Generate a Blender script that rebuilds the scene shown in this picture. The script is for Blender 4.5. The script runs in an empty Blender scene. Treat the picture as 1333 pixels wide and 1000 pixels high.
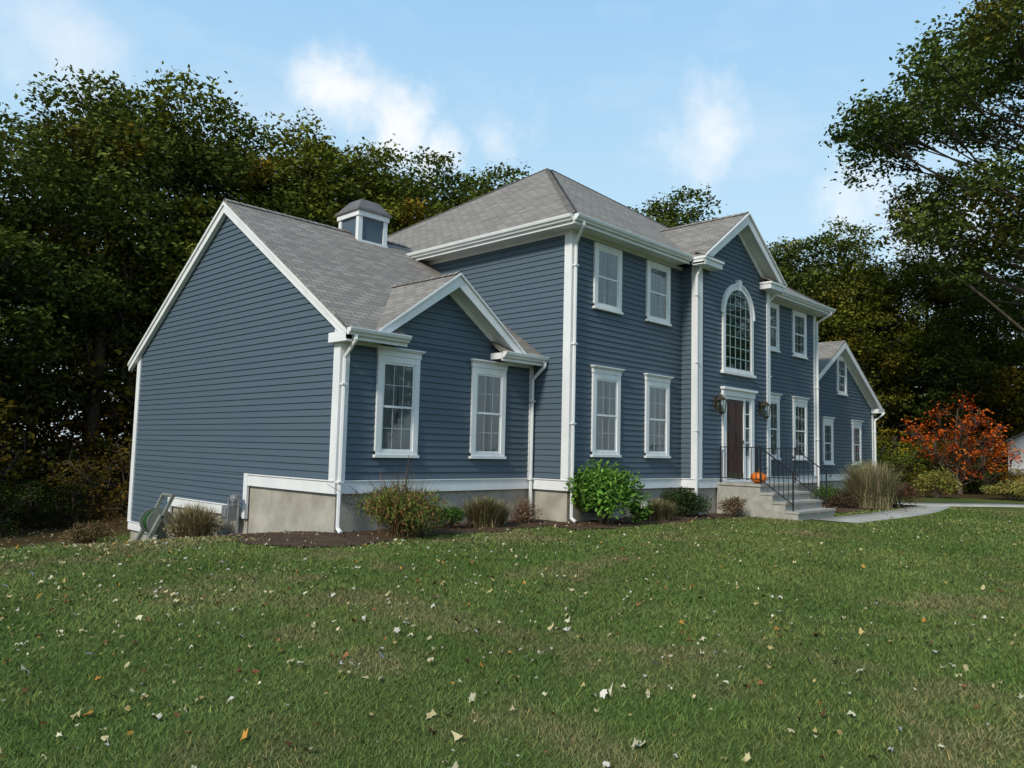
import bpy, math, random
import numpy as np
from mathutils import Matrix, Vector
random.seed(7); rng=np.random.default_rng(11)
scn=bpy.context.scene
scn.view_settings.view_transform='Standard'
try: scn.view_settings.look='None'
except Exception: pass
scn.view_settings.exposure=0
COL=scn.collection

# ------------------------------------------------------------ dimensions
CAM=(-11.916,-9.84,0.783); YAW,PITCH,ROLL=43.798,4.873,1.379; FPX=1006.8
L,s,D=4.722,0.984,8.549
W,Dm=12.05,11.85
e1,e2,p=4.196,7.88,0.447
ec=(e1+e2)/2
GZ=-0.63
def S(t):
    t=np.clip(t,0,1); return t*t*(3-2*t)
def H(x,y):
    x=np.asarray(x,float);y=np.asarray(y,float)
    return GZ-1.15*S((y-0.3)/10.5)*S((-0.8-x)/3.5)-0.10*S((-y-2.5)/8)+0.02*np.sin(x*.7)*np.sin(y*.6+1)*S((-y-3)/2)
def hh(x,y): return float(H(x,y))
_lat=np.random.default_rng(5).random((8,128,128))
def vn(x,y,sc,seed,octv=4,rough=.55):
    x=np.asarray(x,float)*sc+500;y=np.asarray(y,float)*sc+500;out=0;amp=1;tot=0
    for k_ in range(octv):
        L_=_lat[(seed+k_)%8]; xi=np.floor(x).astype(int);yi=np.floor(y).astype(int);fx=x-xi;fy=y-yi;fx=fx*fx*(3-2*fx);fy=fy*fy*(3-2*fy)
        g=lambda a,b:L_[a%128,b%128]
        v=(g(xi,yi)*(1-fx)+g(xi+1,yi)*fx)*(1-fy)+(g(xi,yi+1)*(1-fx)+g(xi+1,yi+1)*fx)*fy
        out=out+v*amp; tot+=amp; amp*=rough; x=x*2.03+17;y=y*2.03+31
    return out/tot
def lerp3(t,a,b): return np.asarray(a)+(np.asarray(b)-np.asarray(a))*t[...,None]
def lawn(x,y):
    a=S((vn(x,y,.35,0)-.3)/.4); b=S((vn(x,y,1.6,2)-.3)/.4); e=vn(x,y,.8,4,5,.65)
    c=lerp3(a,(.084,.134,.032),(.134,.174,.050))*.6+lerp3(b,(.076,.120,.030),(.144,.170,.056))*.4
    f=S((e+.15*S((y+5)/5)-.575)/.18)*.62
    c=c*(1-f[...,None])+np.array([.195,.158,.082])*f[...,None]
    return c*(1+.05*np.sin((y*.93-x*.36)*3.0))[...,None]

# ------------------------------------------------------------ material helpers
def newmat(name):
    m=bpy.data.materials.new(name); m.use_nodes=True
    nt=m.node_tree; nt.nodes.clear()
    out=nt.nodes.new('ShaderNodeOutputMaterial')
    return m,nt,out
def N(nt,t,**k):
    n=nt.nodes.new(t)
    for a,b in k.items(): setattr(n,a,b)
    return n
def noise(nt,vec,scale,detail=4,rough=.6):
    n=N(nt,'ShaderNodeTexNoise'); n.inputs['Scale'].default_value=scale; n.inputs['Detail'].default_value=detail; n.inputs['Roughness'].default_value=rough
    if vec is not None: nt.links.new(vec,n.inputs['Vector'])
    return n.outputs['Fac']
def ramp(nt,fac,stops):
    r=N(nt,'ShaderNodeValToRGB'); els=r.color_ramp.elements
    while len(els)<len(stops): els.new(.5)
    for e,(pz,c) in zip(els,stops):
        e.position=pz; e.color=(*c,1) if len(c)==3 else c
    nt.links.new(fac,r.inputs['Fac']); return r.outputs['Color']
def mix(nt,fac,a,b,mode='MIX'):
    m=N(nt,'ShaderNodeMix',data_type='RGBA',blend_type=mode)
    for i,v in ((0,fac),(6,a),(7,b)):
        if isinstance(v,bpy.types.NodeSocket): nt.links.new(v,m.inputs[i])
        else: m.inputs[i].default_value=v if i==0 else (*v,1)
    return m.outputs[2]
def bump(nt,h,st,dist):
    b=N(nt,'ShaderNodeBump'); b.inputs['Strength'].default_value=st; b.inputs['Distance'].default_value=dist
    nt.links.new(h,b.inputs['Height']); return b.outputs['Normal']
def setin(nt,sock,v):
    if isinstance(v,bpy.types.NodeSocket): nt.links.new(v,sock)
    elif isinstance(v,(tuple,list)): sock.default_value=(*v,1)
    else: sock.default_value=v
def prin(nt,out,col,rough=.6,spec=.5,metal=0,nor=None):
    b=N(nt,'ShaderNodeBsdfPrincipled')
    setin(nt,b.inputs['Base Color'],col); setin(nt,b.inputs['Roughness'],rough)
    b.inputs['Specular IOR Level'].default_value=spec; b.inputs['Metallic'].default_value=metal
    if nor is not None: nt.links.new(nor,b.inputs['Normal'])
    nt.links.new(b.outputs[0],out.inputs[0]); return b
def geopos(nt): return N(nt,'ShaderNodeNewGeometry').outputs['Position']
def scaled(nt,vec,sc):
    m=N(nt,'ShaderNodeVectorMath',operation='MULTIPLY'); nt.links.new(vec,m.inputs[0]); m.inputs[1].default_value=sc; return m.outputs[0]
def simple(name,c1,c2,sc=6,rough=.6,spec=.4,metal=0,bst=.1,bd=.01,stretch=(1,1,1)):
    m,nt,out=newmat(name); v=scaled(nt,geopos(nt),stretch)
    f=noise(nt,v,sc,3); col=ramp(nt,f,[(.3,c1),(.7,c2)])
    prin(nt,out,col,rough,spec,metal,bump(nt,noise(nt,v,sc*8,2),bst,bd) if bst>.12 else None); return m

def siding_mat():
    m,nt,out=newmat('blue_painted_clapboard'); pz=geopos(nt)
    f1=noise(nt,scaled(nt,pz,(.6,.6,.6)),1.2,2)
    f2=noise(nt,scaled(nt,pz,(.35,.35,8.6)),1.0,1)
    c=mix(nt,f2,(.064,.096,.130),(.082,.117,.152))
    c=mix(nt,ramp(nt,f1,[(.35,(0,0,0)),(.7,(1,1,1))]),c,(.078,.110,.139))
    fine=noise(nt,scaled(nt,pz,(3,3,60)),3,2)
    c=mix(nt,.25,c,mix(nt,fine,(.05,.076,.10),(.11,.138,.163)))
    prin(nt,out,c,.55,.3,0,bump(nt,fine,.15,.004)); return m
M_SID=siding_mat()
M_WHITE=simple('white_trim_paint',(.66,.67,.67),(.77,.77,.76),3,.5,.35,0,.05,.003,(1,1,.4))
M_CONC=simple('foundation_concrete',(.27,.25,.21),(.42,.395,.335),2.5,.85,.2,0,.4,.01)
M_STEP=simple('step_stone',(.28,.27,.23),(.40,.38,.34),7,.8,.2,0,.3,.01)
M_IRON=simple('black_iron',(.012,.012,.013),(.02,.02,.02),20,.45,.5,.3)
M_DOOR=simple('maroon_door_paint',(.040,.011,.009),(.055,.016,.012),4,.35,.5)
M_DARK=simple('window_interior',(.09,.10,.11),(.17,.185,.20),1.2,.9,.1)
M_DARKG=simple('arch_window_painted_reflection',(.02,.06,.052),(.07,.125,.105),1.6,.9,.1)  # dark backing panel with the green tree reflection painted into its colour
M_MUNT=simple('window_grille',(.40,.42,.43),(.46,.48,.48),5,.6,.3)
M_MUNTG=simple('arch_window_grille',(.22,.33,.31),(.28,.38,.36),5,.6,.3)
M_CURT=simple('curtain_cloth',(.27,.29,.31),(.40,.42,.44),5,.9,.1,0,.1,.01,(8,8,.5))
M_BRASS=simple('weathered_brass',(.06,.05,.03),(.11,.085,.045),20,.45,.5,.6)
M_CUP=simple('cupola_cap_metal',(.10,.088,.082),(.15,.135,.125),5,.6,.4,.1)
M_PLAST=simple('grey_green_plastic',(.15,.16,.135),(.21,.225,.19),4,.5,.4)
M_HOSE=simple('green_hose',(.03,.09,.03),(.04,.12,.04),10,.4,.5)
M_METER=simple('meter_grey',(.16,.17,.17),(.24,.25,.25),9,.5,.5,.2)
M_PUMP=simple('pumpkin_skin',(.62,.13,.008),(.75,.20,.015),6,.45,.5)
M_STEM=simple('pumpkin_stem',(.10,.09,.03),(.16,.13,.05),12,.8,.2)
M_PATH=simple('walkway_concrete',(.30,.285,.25),(.44,.42,.37),2,.9,.15,0,.3,.01)
def glass_mat():
    m,nt,out=newmat('window_glass')
    tr=N(nt,'ShaderNodeBsdfTransparent'); tr.inputs[0].default_value=(.88,.93,.92,1)
    gl=N(nt,'ShaderNodeBsdfGlossy'); gl.inputs['Roughness'].default_value=.03
    gl.inputs['Color'].default_value=(.95,.97,1,1)
    nb=bump(nt,noise(nt,geopos(nt),1.5,2),.05,.02); nt.links.new(nb,gl.inputs['Normal'])
    fr=N(nt,'ShaderNodeFresnel'); fr.inputs[0].default_value=1.8
    mx=N(nt,'ShaderNodeMixShader'); nt.links.new(fr.outputs[0],mx.inputs[0]); nt.links.new(tr.outputs[0],mx.inputs[1]); nt.links.new(gl.outputs[0],mx.inputs[2])
    nt.links.new(mx.outputs[0],out.inputs[0]); return m
M_GLASS=glass_mat()
def shingle_mat():
    m,nt,out=newmat('asphalt_shingles')
    uv=N(nt,'ShaderNodeUVMap').outputs[0]
    def brick(w,h,c1,c2,mo):
        b=N(nt,'ShaderNodeTexBrick'); nt.links.new(uv,b.inputs['Vector'])
        b.inputs['Scale'].default_value=1; b.inputs['Brick Width'].default_value=w; b.inputs['Row Height'].default_value=h
        b.inputs['Mortar Size'].default_value=mo; b.inputs['Mortar Smooth'].default_value=.1
        b.inputs['Color1'].default_value=(*c1,1); b.inputs['Color2'].default_value=(*c2,1); b.inputs['Mortar'].default_value=(.07,.062,.054,1)
        b.inputs['Bias'].default_value=0
        return b
    b=brick(.30,.145,(.120,.105,.090),(.32,.285,.245),.015)
    f=noise(nt,uv,.8,3); f2=noise(nt,uv,45,2)
    c=mix(nt,.25,b.outputs['Color'],ramp(nt,f,[(.3,(.160,.143,.123)),(.7,(.27,.243,.21))]))
    c=mix(nt,.35,c,ramp(nt,f2,[(.35,(.06,.053,.046)),(.65,(.46,.415,.37))]))
    inv=N(nt,'ShaderNodeMath',operation='SUBTRACT'); inv.inputs[0].default_value=1; nt.links.new(b.outputs['Fac'],inv.inputs[1])
    prin(nt,out,c,.9,.1,0,bump(nt,inv.outputs[0],.7,.02)); return m
M_ROOF=shingle_mat()

def ground_mat():
    m,nt,out=newmat('lawn_and_woodland_floor')
    at=N(nt,'ShaderNodeAttribute',attribute_name='litter'); la=N(nt,'ShaderNodeAttribute',attribute_name='lawn')
    c=mix(nt,1.0,la.outputs['Color'],(.76,.76,.68),'MULTIPLY')
    v=geopos(nt); n2=noise(nt,v,9,4,.75)
    lit=ramp(nt,n2,[(.3,(.022,.017,.010)),(.5,(.065,.048,.023)),(.62,(.11,.065,.023)),(.72,(.06,.07,.022))])
    fine=noise(nt,v,70,2,.8)
    c=mix(nt,.35,c,mix(nt,fine,(.03,.045,.010),(.14,.18,.055)))
    c=mix(nt,at.outputs['Fac'],c,lit)
    prin(nt,out,c,.95,.05,0,bump(nt,fine,.8,.03)); return m
M_GROUND=ground_mat()
def mulch_mat():
    m,nt,out=newmat('bark_mulch'); v=geopos(nt)
    a=noise(nt,v,30,4,.8); b=noise(nt,v,3,2)
    c=ramp(nt,a,[(.3,(.034,.020,.014)),(.55,(.12,.075,.052)),(.72,(.24,.165,.12))])
    c=mix(nt,ramp(nt,b,[(.4,(0,0,0)),(.7,(.55,.55,.55))]),c,(.16,.12,.075))
    prin(nt,out,c,.95,.05,0,bump(nt,a,1,.05)); return m
M_MULCH=mulch_mat()
def leaf_mat(name,trans=.3,tint=False):
    m,nt,out=newmat(name)
    c=N(nt,'ShaderNodeAttribute',attribute_name='col').outputs['Color']
    if tint:
        oi=N(nt,'ShaderNodeObjectInfo'); c=mix(nt,1,c,oi.outputs['Color'],'MULTIPLY')
    d=N(nt,'ShaderNodeBsdfDiffuse'); nt.links.new(c,d.inputs['Color'])
    if trans==0: nt.links.new(d.outputs[0],out.inputs[0]); return m
    t=N(nt,'ShaderNodeBsdfTranslucent'); nt.links.new(c,t.inputs[0])
    mx=N(nt,'ShaderNodeMixShader'); mx.inputs[0].default_value=trans
    nt.links.new(d.outputs[0],mx.inputs[1]); nt.links.new(t.outputs[0],mx.inputs[2]); nt.links.new(mx.outputs[0],out.inputs[0]); return m
M_LEAF=leaf_mat('tree_foliage',.12,tint=True); M_SHRUB=leaf_mat('shrub_foliage',.15); M_GRASS=leaf_mat('grass_blades',0); M_FALL=leaf_mat('dry_leaves',0)
M_BARK=simple('tree_bark',(.05,.04,.03),(.13,.105,.08),5,.9,.1,0,.1,.03,(3,3,.6))

# ------------------------------------------------------------ mesh helpers
def empty(name,loc=(0,0,0)):
    e=bpy.data.objects.new(name,None); COL.objects.link(e); e.empty_display_size=.2; return e
class Part:
    def __init__(s_,name,mat): s_.n=name; s_.m=mat; s_.v=[]; s_.f=[]; s_.uv=[]
    def face(s_,pts,uv=None):
        b=len(s_.v); s_.v+= [tuple(q) for q in pts]; s_.f.append(tuple(range(b,b+len(pts))))
        s_.uv += uv if uv else [(0,0)]*len(pts)
    def hexa(s_,P):
        for f in ((3,2,1,0),(4,5,6,7),(0,1,5,4),(1,2,6,5),(2,3,7,6),(3,0,4,7)): s_.face([P[i] for i in f])
    def box(s_,x0,x1,y0,y1,z0,z1):
        s_.hexa([(x0,y0,z0),(x1,y0,z0),(x1,y1,z0),(x0,y1,z0),(x0,y0,z1),(x1,y0,z1),(x1,y1,z1),(x0,y1,z1)])
    def prism(s_,A,B):
        n=len(A); s_.face(list(reversed(A))); s_.face(B)
        for i in range(n):
            j=(i+1)%n; s_.face([A[i],A[j],B[j],B[i]])
    def beam(s_,a,b,w,h=None,n=4):
        h=h or w; a=Vector(a);b=Vector(b);d=(b-a).normalized()
        up=Vector((0,0,1)) if abs(d.z)<.9 else Vector((1,0,0))
        r=d.cross(up).normalized(); u=r.cross(d)
        off=math.pi/4 if n==4 else 0; k=math.sqrt(2)/2 if n==4 else .5
        P=[];Q=[]
        for i in range(n):
            t=off+i*2*math.pi/n; o=r*(math.cos(t)*w*k)+u*(math.sin(t)*h*k)
            P.append(tuple(a+o));Q.append(tuple(b+o))
        s_.prism(P,Q)
    def pipe(s_,pts,w,n=8):
        for a,b in zip(pts[:-1],pts[1:]): s_.beam(a,b,w,w,n)
    def lathe(s_,c,prof,n=16,sq=1.0):
        for (r0,z0),(r1,z1) in zip(prof[:-1],prof[1:]):
            for i in range(n):
                t0=2*math.pi*i/n;t1=2*math.pi*(i+1)/n
                s_.face([(c[0]+r0*math.cos(t0),c[1]+r0*math.sin(t0),c[2]+z0),(c[0]+r0*math.cos(t1),c[1]+r0*math.sin(t1),c[2]+z0),(c[0]+r1*math.cos(t1),c[1]+r1*math.sin(t1),c[2]+z1),(c[0]+r1*math.cos(t0),c[1]+r1*math.sin(t0),c[2]+z1)])
    def build(s_,parent=None,smooth=False):
        if not s_.v: return None
        me=bpy.data.meshes.new(s_.n); me.from_pydata(s_.v,[],s_.f)
        ul=me.uv_layers.new(name='UVMap'); ul.data.foreach_set('uv',np.array(s_.uv,dtype=np.float32).ravel())
        me.materials.append(s_.m)
        if smooth: me.polygons.foreach_set('use_smooth',[True]*len(s_.f))
        o=bpy.data.objects.new(s_.n,me); COL.objects.link(o)
        if parent: o.parent=parent
        return o
class Frame:
    def __init__(f,o,u,n): f.o=Vector(o);f.u=Vector(u);f.n=Vector(n)
    def P(f,u,z,d): q=f.o+f.u*u+f.n*d; return (q.x,q.y,q.z+z)
def lbox(part,fr,u0,u1,z0,z1,d0,d1):
    part.hexa([fr.P(u0,z0,d0),fr.P(u1,z0,d0),fr.P(u1,z0,d1),fr.P(u0,z0,d1),fr.P(u0,z1,d0),fr.P(u1,z1,d0),fr.P(u1,z1,d1),fr.P(u0,z1,d1)])
def lpoly(part,fr,poly,d0,d1):
    part.prism([fr.P(u,z,d0) for u,z in poly],[fr.P(u,z,d1) for u,z in poly])
E=.1165
def span(poly,z):
    xs=[]
    for (a,b),(c,d) in zip(poly,poly[1:]+poly[:1]):
        if (b-z)*(d-z)<0: xs.append(a+(c-a)*(z-b)/(d-b))
    return (min(xs),max(xs)) if len(xs)>=2 else None
def clap(part,fr,poly):
    z0=min(q[1] for q in poly);z1=max(q[1] for q in poly)
    z=z0
    while z<z1-1e-4:
        zn=min((math.floor(z/E+1e-6)+1)*E,z1)
        a=span(poly,z+1e-4);b=span(poly,zn-1e-4)
        if a and b:
            part.face([fr.P(a[0],z,.024),fr.P(a[1],z,.024),fr.P(b[1],zn,.004),fr.P(b[0],zn,.004)])
            part.face([fr.P(a[0],z,0),fr.P(a[1],z,0),fr.P(a[1],z,.024),fr.P(a[0],z,.024)])
        z=zn
# ------------------------------------------------------------ house
house=empty('blue_clapboard_house')
SID=Part('siding',M_SID); WH=Part('white_trim',M_WHITE); CON=Part('foundation',M_CONC); RF=Part('roof',M_ROOF)
GL=Part('window_glass',M_GLASS); DK=Part('window_interior',M_DARK); CU=Part('curtains',M_CURT); GU=Part('gutters_and_downspouts',M_WHITE); MU=Part('window_grilles',M_MUNT)
DKG=Part('arch_window_reflection_panel',M_DARKG); MUG=Part('arch_window_grille',M_MUNTG)
F_main=Frame((0,0,0),(1,0,0),(0,-1,0)); F_ent=Frame((0,-p,0),(1,0,0),(0,-1,0)); F_wing=Frame((0,s,0),(1,0,0),(0,-1,0))
F_mleft=Frame((0,0,0),(0,1,0),(-1,0,0)); F_wleft=Frame((-L,s,0),(0,1,0),(-1,0,0))
F_el=Frame((e1,0,0),(0,1,0),(-1,0,0)); F_er=Frame((e2,0,0),(0,1,0),(1,0,0))
F_mright=Frame((W,0,0),(0,1,0),(1,0,0)); F_mback=Frame((0,Dm,0),(1,0,0),(0,1,0)); F_wback=Frame((0,s+D,0),(1,0,0),(0,1,0))
SO=5.30; WSO=2.60; T=.2
CORE=Part('wall_core',M_SID)
CORE.box(.01,W-.01,.01,Dm-.01,.05,SO); CORE.box(e1+.01,e2-.01,-p+.01,.05,.05,SO)
CORE.box(-L+.01,.0,s+.01,s+D-.01,.05,WSO)
CORE.box(-L+.01,-L+.3,3.9,s+D-.01,-.55,.049); CORE.box(-L+.01,-L+.3,7.26,s+D-.01,-1.25,-.551)
clap(SID,F_main,[(0,T),(e1,T),(e1,SO),(0,SO)]); clap(SID,F_main,[(e2,T),(W,T),(W,SO),(e2,SO)])
Gp=5.44+.7*((e2-e1)/2+.3)
clap(SID,F_ent,[(e1,T),(e2,T),(e2,SO+.12),(ec,Gp-.04),(e1,SO+.12)])
clap(SID,F_el,[(-p,T),(0,T),(0,SO),(-p,SO)]); clap(SID,F_er,[(-p,T),(0,T),(0,SO),(-p,SO)])
clap(SID,F_mleft,[(0,T),(s,T),(s,SO),(0,SO)]); clap(SID,F_mleft,[(s,2.3),(Dm,2.3),(Dm,SO),(s,SO)])
clap(SID,F_mright,[(0,T),(Dm,T),(Dm,SO),(0,SO)]); clap(SID,F_mback,[(0,T),(W,T),(W,SO),(0,SO)]); clap(SID,F_wback,[(-L,-1.1),(0,-1.1),(0,WSO),(-L,WSO)])
xg=-2.45; gpk=4.03
clap(SID,F_wing,[(-L,T),(0,T),(0,WSO),(-L,WSO)])
clap(SID,F_wing,[(xg-1.55,WSO),(xg+1.55,WSO),(xg+1.55,2.85),(xg,gpk-.05),(xg-1.55,2.85)])
Rw=2.70+.665*(D/2+.35)
hw=D/2
clap(SID,F_wleft,[(0,T),(D,T),(D,WSO+.25),(hw,Rw-.05),(0,WSO+.25)])
y1,y2=3.84-s,7.2-s
clap(SID,F_wleft,[(y1,-.6+.18),(y2,-.6+.18),(y2,T),(y1,T)]); clap(SID,F_wleft,[(y2,-1.3+.18),(D,-1.3+.18),(D,T),(y2,T)])
CORE.prism([(-L+.01,s+.0,WSO),(-L+.01,s+D,WSO),(-L+.01,s+hw,Rw-.12)],[(-.02,s,WSO),(-.02,s+D,WSO),(-.02,s+hw,Rw-.12)])
CORE.prism([(xg-1.5,s+.01,WSO),(xg+1.5,s+.01,WSO),(xg,s+.01,gpk-.15)],[(xg-1.5,s+1.5,WSO),(xg+1.5,s+1.5,WSO),(xg,s+1.5,gpk-.15)])
CORE.prism([(e1+.02,-p+.01,SO),(e2-.02,-p+.01,SO),(ec,-p+.01,Gp-.15)],[(e1+.02,1,SO),(e2-.02,1,SO),(ec,1,Gp-.15)])
CON.box(.03,W-.03,.03,Dm-.03,-2.5,.04); CON.box(e1+.03,e2-.03,-p+.03,.02,-2.5,.04); CON.box(-L+.03,.02,s+.03,s+D-.03,-3,.04)
def wt(fr,u0,u1,z=0,h=T,d=.035):
    lbox(WH,fr,u0,u1,z,z+h,0,d); lbox(WH,fr,u0,u1,z+h,z+h+.02,0,d+.02)
wt(F_main,0,e1); wt(F_main,e2,W); wt(F_ent,e1-.035,e2+.035); wt(F_el,-p,0-.036); wt(F_er,-p,-.036)
wt(F_mleft,-.035,s-.036); wt(F_wing,-L-.035,-.002); wt(F_mright,-.035,Dm)
wt(F_wleft,.0,y1+.0,0,.2); wt(F_wleft,y1+.14,y2,-.6,.18); wt(F_wleft,y2+.14,D,-1.3,.18)
lbox(WH,F_wleft,y1,y1+.14,-.62,.225,0,.045); lbox(WH,F_wleft,y2,y2+.14,-1.32,-.39,0,.045)
cw=.15
def cb(fr,u0,u1,z0,z1,d=.04): lbox(WH,fr,u0,u1,z0,z1,0,d)
cb(F_main,-.04,cw,T+.02,SO); cb(F_mleft,.0,cw,T+.02,SO)
cb(F_ent,e1-.04,e1+cw,T+.02,SO); cb(F_el,-p,-p+cw,T+.02,SO); cb(F_ent,e2-cw,e2+.04,T+.02,SO); cb(F_er,-p,-p+cw,T+.02,SO)
cb(F_main,W-cw,W+.04,T+.02,SO); cb(F_mright,0,cw,T+.02,SO)
cb(F_wing,-L-.04,-L+cw,T+.02,WSO); cb(F_wleft,0,cw,T+.02,WSO+.26); cb(F_wing,-.12,-.02,T+.02,WSO)
cb(F_wleft,D-cw,D+.04,-1.1,WSO+.24)
def rplane(pts,ed,th=.05,part=None):
    part=part or RF
    P=[Vector(q) for q in pts]; n=(P[1]-P[0]).cross(P[2]-P[0]).normalized()
    if n.z<0: n=-n
    ed=Vector(ed); up=n.cross(ed).normalized()
    if up.z<0: up=-up
    uv=[(q.dot(ed),q.dot(up)) for q in P]
    part.face(P,uv)
    B=[q-Vector((0,0,th)) for q in P]; part.face(list(reversed(B)),list(reversed(uv)))
    for i in range(len(P)):
        j=(i+1)%len(P); part.face([P[i],P[j],B[j],B[i]],[uv[i],uv[j],uv[j],uv[i]])
o=.4; ZE=5.44; sl=.67
Zr=ZE+sl*(Dm/2+o)
A=(-o,-o,ZE);B=(W+o,-o,ZE);C=(W+o,Dm+o,ZE);Dd=(-o,Dm+o,ZE);R1=(Dm/2,Dm/2,Zr);R2=(W-Dm/2,Dm/2,Zr)
rplane([A,B,R2,R1],(1,0,0));rplane([B,C,R2],(0,1,0));rplane([C,Dd,R1,R2],(1,0,0));rplane([Dd,A,R1],(0,1,0))
CAPM=Part('hip_and_ridge_caps',M_ROOF)
def cap(a,b,drop,w=.22):
    a=Vector(a)+Vector((0,0,.022));b=Vector(b)+Vector((0,0,.022)); d=(b-a); n=max(1,int(d.length/.16)); r=d.normalized().cross(Vector((0,0,1))).normalized()
    for i in range(n):
        q0=a+d*(i/n); q1=a+d*((i+1.05)/n); lift=Vector((0,0,.010)); u0=.06+.3*random.randint(0,30); v0=.07+.145*2*random.randint(0,20)
        for sg in (-1,1):
            dn=Vector((0,0,w*.5*drop))
            CAPM.face([q0+lift,q1,q1+r*sg*w/2-dn,q0+lift+r*sg*w/2-dn],[(u0,v0),(u0+.1,v0),(u0+.1,v0+.02),(u0,v0+.02)])
hd=sl/math.sqrt(2)
cap(A,R1,hd);cap(B,R2,hd);cap(Dd,R1,hd);cap(C,R2,hd)
VP=Part('roof_vent_pipe',M_CUP); VP.beam((7.6,6.6,8.6),(7.6,6.6,9.45),.10,n=10)
ov=.3
Yf=-p-.36
for sx in (-1,1):
    ex=ec+sx*((e2-e1)/2+ov)
    rplane([(ex,Yf,ZE),(ec,Yf,Gp),(ec,-o+(Gp-ZE)/sl+.02,Gp),(ex,-o+.02,ZE)],(0,1,0))
    lpoly(WH,F_ent,[(ex,ZE-.05),(ec,Gp-.05),(ec,Gp-.30),(ex,ZE-.24)],.32,.355)
    lpoly(WH,F_ent,[(ex,ZE-.055),(ec,Gp-.055),(ec,Gp-.012),(ex,ZE-.012)],.362,.40)
    lpoly(WH,F_ent,[(ex+0,ZE-.16),(ec,Gp-.16),(ec,Gp-.20),(ex,ZE-.20)],0.0,.32)
    lpoly(WH,F_ent,[(ex-sx*.2,ZE-.10),(ec,Gp-.2),(ec,Gp-.42),(ex-sx*.2,ZE-.26)],0.0,.03)
    a=ex; b=ex-sx*.85; x0,x1=min(a,b),max(a,b)
    WH.box(x0,x1,Yf+.02,-p-.03,SO-.08,ZE-.03)
    WH.box(x0-.02,x1+.02,Yf-.02,-p-.03,ZE-.09,ZE-.035)
    rplane([(x0-.02,Yf-.02,ZE-.02),(x1+.02,Yf-.02,ZE-.02),(x1-.02,-p-.02,ZE+.14),(x0+.02,-p-.02,ZE+.14)],(1,0,0),.02)
cap((ec,Yf,Gp),(ec,-o+(Gp-ZE)/sl,Gp),.7)
WH.box(-o+.02,e1-ov,-o+.02,-.001,SO-.02,SO+.02); WH.box(e2+ov,W+o-.02,-o+.02,-.001,SO-.02,SO+.02)
WH.box(-o+.02,-.001,0,Dm+o-.02,SO-.02,SO+.02); WH.box(W+.001,W+o-.02,0,Dm+o-.02,SO-.02,SO+.02); WH.box(-o+.02,W+o-.02,Dm+.001,Dm+o-.02,SO-.021,SO+.019)
lbox(WH,F_main,cw,e1,SO-.10,SO-.02,0,.03); lbox(WH,F_main,e2,W-cw,SO-.10,SO-.02,0,.03); lbox(WH,F_mleft,cw,Dm,SO-.10,SO-.02,0,.03)
GP=[(0,0),(.05,0),(.065,.03),(.10,.055),(.115,.10),(.115,.115),(0,.115)]
def gutter(a,b,n,part=None):
    part=part or GU; n=Vector(n); a=Vector(a);b=Vector(b)
    part.prism([tuple(a+n*q[0]+Vector((0,0,q[1]-.125))) for q in GP],[tuple(b+n*q[0]+Vector((0,0,q[1]-.125))) for q in GP])
def eave(a,b,n):
    n=Vector(n);a=Vector(a);b=Vector(b)
    q=[tuple(a),tuple(b),tuple(b-n*.025),tuple(a-n*.025)]
    WH.prism([(x,y,z-.19) for x,y,z in q],[(x,y,z-.052) for x,y,z in q])
    gutter(a+n*.003,b+n*.003,n)
eave((-o-.02,-o,ZE),(e1-ov,-o,ZE),(0,-1,0)); eave((e2+ov,-o,ZE),(W+o+.02,-o,ZE),(0,-1,0))
eave((-o,-o+.03,ZE),(-o,Dm+o,ZE),(-1,0,0)); eave((W+o,-o+.03,ZE),(W+o,Dm+o,ZE),(1,0,0)); eave((-o,Dm+o,ZE),(W+o,Dm+o,ZE),(0,1,0))
wy=s-.35; wl=-L-.14; zw=2.70
ra=-3.62; rb=-1.28
yr=s+hw
def wzf(y): return zw+.665*(y-wy)
rplane([(wl,wy,zw),(ra,wy,zw),(ra,yr,Rw),(wl,yr,Rw)],(1,0,0)); rplane([(rb,wy,zw),(.0,wy,zw),(.0,yr,Rw),(rb,yr,Rw)],(1,0,0))
rplane([(ra,s+.02,wzf(s+.02)),(rb,s+.02,wzf(s+.02)),(rb,yr,Rw),(ra,yr,Rw)],(1,0,0))
rplane([(wl,s+D+.35,zw),(0,s+D+.35,zw),(0,yr,Rw),(wl,yr,Rw)],(1,0,0)); cap((wl,yr,Rw),(-.05,yr,Rw),.665)
for ya,sg in ((wy,1),(s+D+.35,-1)):
    u0=ya-s; 
    lpoly(WH,F_wleft,[(u0,zw-.05),(hw,Rw-.05),(hw,Rw-.27),(u0,zw-.23)],.03,.125)
    lpoly(WH,F_wleft,[(u0,zw-.05),(hw,Rw-.05),(hw,Rw-.11),(u0,zw-.11)],.127,.155)
yv=wy+(gpk-zw)/.665
gh=1.84
gf=gpk-.72*gh
for sx in (-1,1):
    ex=xg+sx*gh
    rplane([(ex,wy-.01,gf),(xg,wy-.01,gpk),(xg,yv+.02,gpk),(ex,wy+.02+(gf-zw)/.665,gf)],(0,1,0))
    lpoly(WH,F_wing,[(ex,gf-.05),(xg,gpk-.05),(xg,gpk-.27),(ex,gf-.20)],.32,.352)
    lpoly(WH,F_wing,[(ex,gf-.052),(xg,gpk-.052),(xg,gpk-.012),(ex,gf-.012)],.362,.39)
    lpoly(WH,F_wing,[(ex,gf-.15),(xg,gpk-.15),(xg,gpk-.19),(ex,gf-.19)],0,.32)
    lpoly(WH,F_wing,[(ex-sx*.3,gf+.10),(xg,gpk-.18),(xg,gpk-.34),(ex-sx*.3,gf-.04)],0,.03)
cap((xg,wy,gpk),(xg,yv,gpk),.72)
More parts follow.
